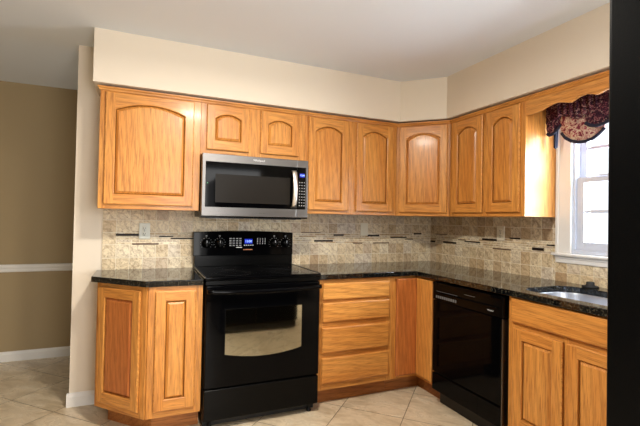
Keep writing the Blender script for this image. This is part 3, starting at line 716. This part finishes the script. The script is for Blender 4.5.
# ---------------------------------------------------------------- microwave
t = thing('over_range_microwave', 'stainless and black over-the-range microwave below the short cabinet', 'microwave', (0.003, 0, 1.292))
z = lambda v: v-1.292
MW = 0.755; FY_ = -0.400
g = MB(); g.box(0.002, MW-0.002, -0.360, -0.012, z(1.292), z(1.719), black_satin, 0.003); g.build('body', t)
g = MB(); g.box(0.03, 0.725, -0.355, -0.05, z(1.286), z(1.293), black_matte, 0.002); g.box(0.06, 0.30, -0.33, -0.20, z(1.283), z(1.287), steel); g.box(0.44, 0.69, -0.33, -0.20, z(1.283), z(1.287), steel); g.build('underside_filter', t)
g = MB(); g.box(0.0, 0.668, FY_, -0.360, z(1.300), z(1.7185), steel, 0.003); dr = g.build('door', t)
g = MB(); g.box(0.0225, 0.6675, FY_-0.0015, FY_+0.001, z(1.360), z(1.666), black_gloss, 0.001, 1); g.build('door_glass', dr)
g = MB(); g.box(0.088, 0.617, FY_-0.0022, FY_-0.001, z(1.392), z(1.584), micro_glass, 0.0005, 1); g.build('viewing_window', dr)
g = MB(); g.box(0.669, MW, FY_, -0.360, z(1.300), z(1.7185), steel, 0.003); pn = g.build('control_panel', t)
g = MB(); g.box(0.6695, 0.738, FY_-0.0015, FY_+0.001, z(1.360), z(1.666), black_gloss, 0.001, 1); g.build('control_glass', pn)
g = MB()
hp = [(0.645, FY_-0.006-0.036*math.sin(PI*k/20)**0.6, z(1.368+0.272*k/20)) for k in range(21)]
T = bmesh.new(); rg = []
for (x, y, zz) in hp: rg.append([T.verts.new((x+dx, y+dy, zz)) for dx, dy in ((-0.018, 0.004), (-0.016, -0.003), (0, -0.005), (0.016, -0.003), (0.018, 0.004), (0, 0.006))])
for a, b_ in zip(rg, rg[1:]):
    for k in range(6): f_ = T.faces.new((a[k], a[(k+1) % 6], b_[(k+1) % 6], b_[k])); f_.smooth = True
T.faces.new(rg[0]); T.faces.new(rg[-1]); bmesh.ops.recalc_face_normals(T, faces=T.faces); g._merge(T, mat('polished_stainless', lin(235, 230, 222), 0.38, metal=1.0)); g.build('handle', dr)
g = MB(); g.box(0.690, 0.728, FY_-0.0022, FY_-0.001, z(1.595), z(1.622), display_m); ds = g.build('display', pn)
text_mesh('12:00', 0.016, digit_m, 'digits', ds, (0.709, FY_-0.0026, z(1.6085)), UP)
g = MB()
for i in range(3):
    for j in range(9): g.box(0.686+i*0.0185, 0.693+i*0.0185, FY_-0.0022, FY_-0.001, z(1.385+j*0.021), z(1.391+j*0.021), mark_grey)
g.build('keypad', pn)
text_mesh('Whirlpool', 0.020, mark_white, 'brand_lettering', dr, (0.385, FY_-0.0008, z(1.693)), UP)
g = MB(); g.lathe([(0.004, 0), (0.004, 0.001), (0, 0.001)], mat('green_sticker', lin(60, 130, 90), 0.5), Matrix.Translation((0.036, FY_-0.0016, z(1.52))) @ Matrix.Rotation(PI/2, 4, 'X')); g.build('door_dot', dr)
g = MB(); g.box(0.0, MW, FY_+0.006, -0.36, z(1.2925), z(1.2995), black_satin); g.build('bottom_grille', t)

# ---------------------------------------------------------------- dishwasher
t = thing('dishwasher', 'black built-in dishwasher between the corner cabinet and the sink cabinet', 'dishwasher', (XR-0.61, -0.838, 0), -PI/2)
DW = 0.618
g = MB(); g.box(0.0, DW, 0.03, 0.58, 0.09, 0.870, black_satin); g.build('tub', t)
fy = -0.030
g = MB(); g.box(0.0, DW, fy, 0.03, 0.742, 0.866, black_satin, 0.004, 2); g.box(0.004, DW-0.004, fy-0.006, fy+0.004, 0.845, 0.866, black_gloss, 0.003); cp = g.build('control_panel', t)
g = MB(); g.box(0.02, DW-0.03, fy-0.0125, fy+0.002, 0.789, 0.800, black_gloss, 0.004); g.build('pull_lip', cp)
g = MB(); btn_m = mat('dim_grey_buttons', lin(110, 110, 112), 0.6)
for i in range(10): g.box(0.035+i*0.021, 0.048+i*0.021, fy-0.0035, fy+0.001, 0.757, 0.775, btn_m, 0.001, 1)
g.build('buttons', cp)
g = MB(); g.box(0.035, 0.245, fy-0.0005, fy+0.0003, 0.8035, 0.8055, btn_m); g.build('control_print', cp)
g = MB(); g.box(0.31, 0.40, fy-0.0005, fy+0.0003, 0.8245, 0.8265, btn_m); g.build('vent_print', cp)
text_mesh('Whirlpool', 0.011, mark_white, 'brand_lettering', cp, (0.525, fy-0.0010, 0.770), UP)
g = MB(); g.box(0.0, DW-0.012, fy+0.002, 0.03, 0.238, 0.738, black_gloss, 0.004, 2); g.build('door', t)
g = MB(); g.box(DW-0.0115, DW-0.004, fy+0.004, 0.03, 0.110, 0.735, steel, 0.001, 1); g.build('side_trim', t)
g = MB(); g.box(0.0, DW-0.012, fy+0.002, 0.03, 0.110, 0.228, black_gloss, 0.004, 2); g.build('lower_panel', t)
g = MB(); g.box(0.0, DW, 0.045, 0.10, 0.0, 0.110, black_matte, 0.002); g.build('toe_kick', t)

# ---------------------------------------------------------------- wall plates
def outlet(label, loc, rz, m, kind='duplex'):
    t = thing('wall_outlet' if kind == 'duplex' else 'light_switch', label, 'outlet' if kind == 'duplex' else 'switch', loc, rz)
    g = MB(); g.box(-0.0365, 0.0365, -0.006, 0, -0.056, 0.056, m, 0.003); g.build('cover_plate', t)
    if kind == 'duplex':
        for s in (-1, 1):
            g = MB(); g.lathe([(0.0165, 0), (0.0165, 0.0016), (0.015, 0.0022), (0, 0.0022)], m, Matrix.Translation((0, -0.0058, s*0.0195)) @ Matrix.Rotation(PI/2, 4, 'X')); r = g.build('receptacle', t)
            g = MB(); g.box(-0.008, -0.0052, -0.0085, -0.0078, s*0.0195-0.004, s*0.0195+0.006, slot_m); g.box(0.0052, 0.008, -0.0085, -0.0078, s*0.0195-0.004, s*0.0195+0.006, slot_m)
            g.box(-0.0022, 0.0022, -0.0085, -0.0078, s*0.0195-0.0115, s*0.0195-0.007, slot_m); g.build('slots', r)
        g = MB(); g.lathe([(0.003, 0), (0.003, 0.001), (0, 0.0012)], slot_m, Matrix.Translation((0, -0.006, 0)) @ Matrix.Rotation(PI/2, 4, 'X'), 12); g.build('screw', t)
    else:
        g = MB(); g.box(-0.016, 0.016, -0.0085, -0.005, -0.033, 0.033, m, 0.002); g.build('rocker', t)
outlet('pale grey duplex outlet on the tiles left of the range', (-0.3375, -0.0112, 1.184), 0, plate_g)
outlet('cream wall switch plate on the tiles between the range and the corner', (1.4555, -0.0112, 1.209), 0, plate_w, 'switch')
outlet('cream duplex outlet on the right wall tiles below the wall cabinet', (XR-0.0112, -0.851, 1.211), -PI/2, plate_w)

# ---------------------------------------------------------------- fabric valance at the window
t = thing('fabric_valance', 'plum paisley swagged fabric valance with navy banding, hanging at the window', 'curtain', (XR-0.12, -1.9, 2.09))
OX, OY, OZ = XR-0.12, -1.9, 2.09
def P3(x, y, zz): return Vector((x-OX, y-OY, zz-OZ))
def swag(bot, ztop, x, bulge, m, folds=5):
    L = len(bot)-1
    def at_(u):
        f_ = u*L; i = min(int(f_), L-1); k = f_-i; return (bot[i][0]*(1-k)+bot[i+1][0]*k, bot[i][1]*(1-k)+bot[i+1][1]*k)
    def fn(u, v):
        y, zb = at_(u); zz = ztop+(zb-ztop)*v
        xx = x-bulge*math.sin(PI*min(1, v*0.9+0.1))*(0.4+0.6*math.sin(PI*u))-0.006*math.sin(folds*2*PI*v+2*u)*v
        return P3(xx, y, zz)
    g = MB(); g.grid(fn, 28, 18, m, 0.004); o = g.build('swag', t)
    g = MB(); g.tube([fn(k/40, 1.0)+Vector((0.001, 0, 0)) for k in range(41)], 0.006, navy_m, 8, 0.010); g.build('navy_band', o)
    return o
def arc(y0, z0, y1, z1, sag, n=16):
    return [(y0+(y1-y0)*k/n, z0+(z1-z0)*k/n-sag*math.sin(PI*k/n)) for k in range(n+1)]
g = MB(); g.grid(lambda u, v: P3(2.125+0.004*math.sin(u*90), -1.325-1.15*u, 2.09-0.17*v), 120, 3, paisley_dark); g.build('header', t)
# left, centre, and the repeats towards the hidden side
swag([(-1.318, 1.882), (-1.335, 1.868), (-1.365, 1.872), (-1.395, 1.895), (-1.425, 1.925), (-1.447, 1.965), (-1.456, 2.005)], 2.085, 2.080, 0.03, paisley_dark)
cs = swag([(-1.415, 1.870), (-1.440, 1.836), (-1.480, 1.808), (-1.528, 1.792), (-1.575, 1.790), (-1.620, 1.800), (-1.655, 1.822), (-1.685, 1.85)], 2.085, 2.085, 0.045, paisley_light)
swag([(-1.595, 1.893), (-1.625, 1.872), (-1.663, 1.862), (-1.702, 1.866), (-1.76, 1.885), (-1.80, 1.92), (-1.83, 1.97)], 2.085, 2.045, 0.02, paisley_dark)
swag(arc(-1.80, 1.875, -2.03, 1.875, 0.085), 2.085, 2.085, 0.045, paisley_light)
swag(arc(-1.98, 1.90, -2.20, 1.90, 0.04), 2.085, 2.055, 0.03, paisley_dark)
swag(arc(-2.13, 1.87, -2.38, 1.87, 0.08), 2.085, 2.085, 0.045, paisley_light)
swag(arc(-2.33, 1.96, -2.48, 1.88, 0.03), 2.085, 2.080, 0.03, paisley_dark)
g = MB()
T = bmesh.new()
g.grid(lambda u, v: P3(2.100-0.008*math.sin(u*12), -1.354-0.030*u*(1-0.35*v), 2.02-v*(0.225+0.02*math.sin(u*3))), 14, 8, navy_m); g.build('tail', t)
# upper plum cloth gathered over the centre swag
def upc(u, v):
    y = -1.43-0.25*u; zb = 1.955+0.012*math.sin(u*9)-0.02*math.sin(PI*u)
    return P3(2.030-0.006*math.sin(u*40)-0.012*math.sin(PI*v), y, 2.085+(zb-2.085)*v)
g = MB(); g.grid(upc, 30, 8, paisley_dark); g.build('gathered_top', t)

# ---------------------------------------------------------------- refrigerator beside the camera
t = thing('refrigerator', 'black refrigerator filling the right edge of the view', 'refrigerator', (0.45, -2.7105, 0))
g = MB(); g.box(0.004, 0.896, -0.76, -0.068, 0.02, 1.77, fridge_m, 0.004); g.build('body', t)
g = MB(); g.box(0.0, 0.40, -0.062, 0.0, 0.10, 1.78, fridge_m, 0.006, 3); d1 = g.build('freezer_door', t)
g = MB(); g.box(0.406, 0.90, -0.062, 0.0, 0.10, 1.78, fridge_m, 0.006, 3); d2 = g.build('refrigerator_door', t)
for dx, dp in ((0.365, d1), (0.441, d2)):
    g = MB(); g.tube([(dx, 0.0, 0.55), (dx, 0.04, 0.58), (dx, 0.045, 0.9), (dx, 0.045, 1.25), (dx, 0.04, 1.52), (dx, 0.0, 1.55)], 0.011, black_satin, 10); g.build('handle', dp)
g = MB(); g.box(0.01, 0.89, -0.066, -0.02, 0.02, 0.092, black_matte, 0.003); g.build('kick_grille', t)
# ---------------------------------------------------------------- ceiling light fixture (above the frame)
t = thing('ceiling_light', 'round flush ceiling light with a white glass bowl', 'lamp', (0.08, -1.75, ZC))
g = MB(); g.lathe([(0.0, 0.0), (0.17, 0.0), (0.17, -0.018), (0.155, -0.024), (0.0, -0.024)], white_m); g.build('base', t)
g = MB(); g.lathe([(0.155, -0.024), (0.155, -0.035), (0.135, -0.062), (0.09, -0.085), (0.0, -0.095)], mat('lit_glass_bowl', lin(255, 240, 215), 0.4, emit=lin(255, 236, 206), estr=10)); g.build('glass_bowl', t)
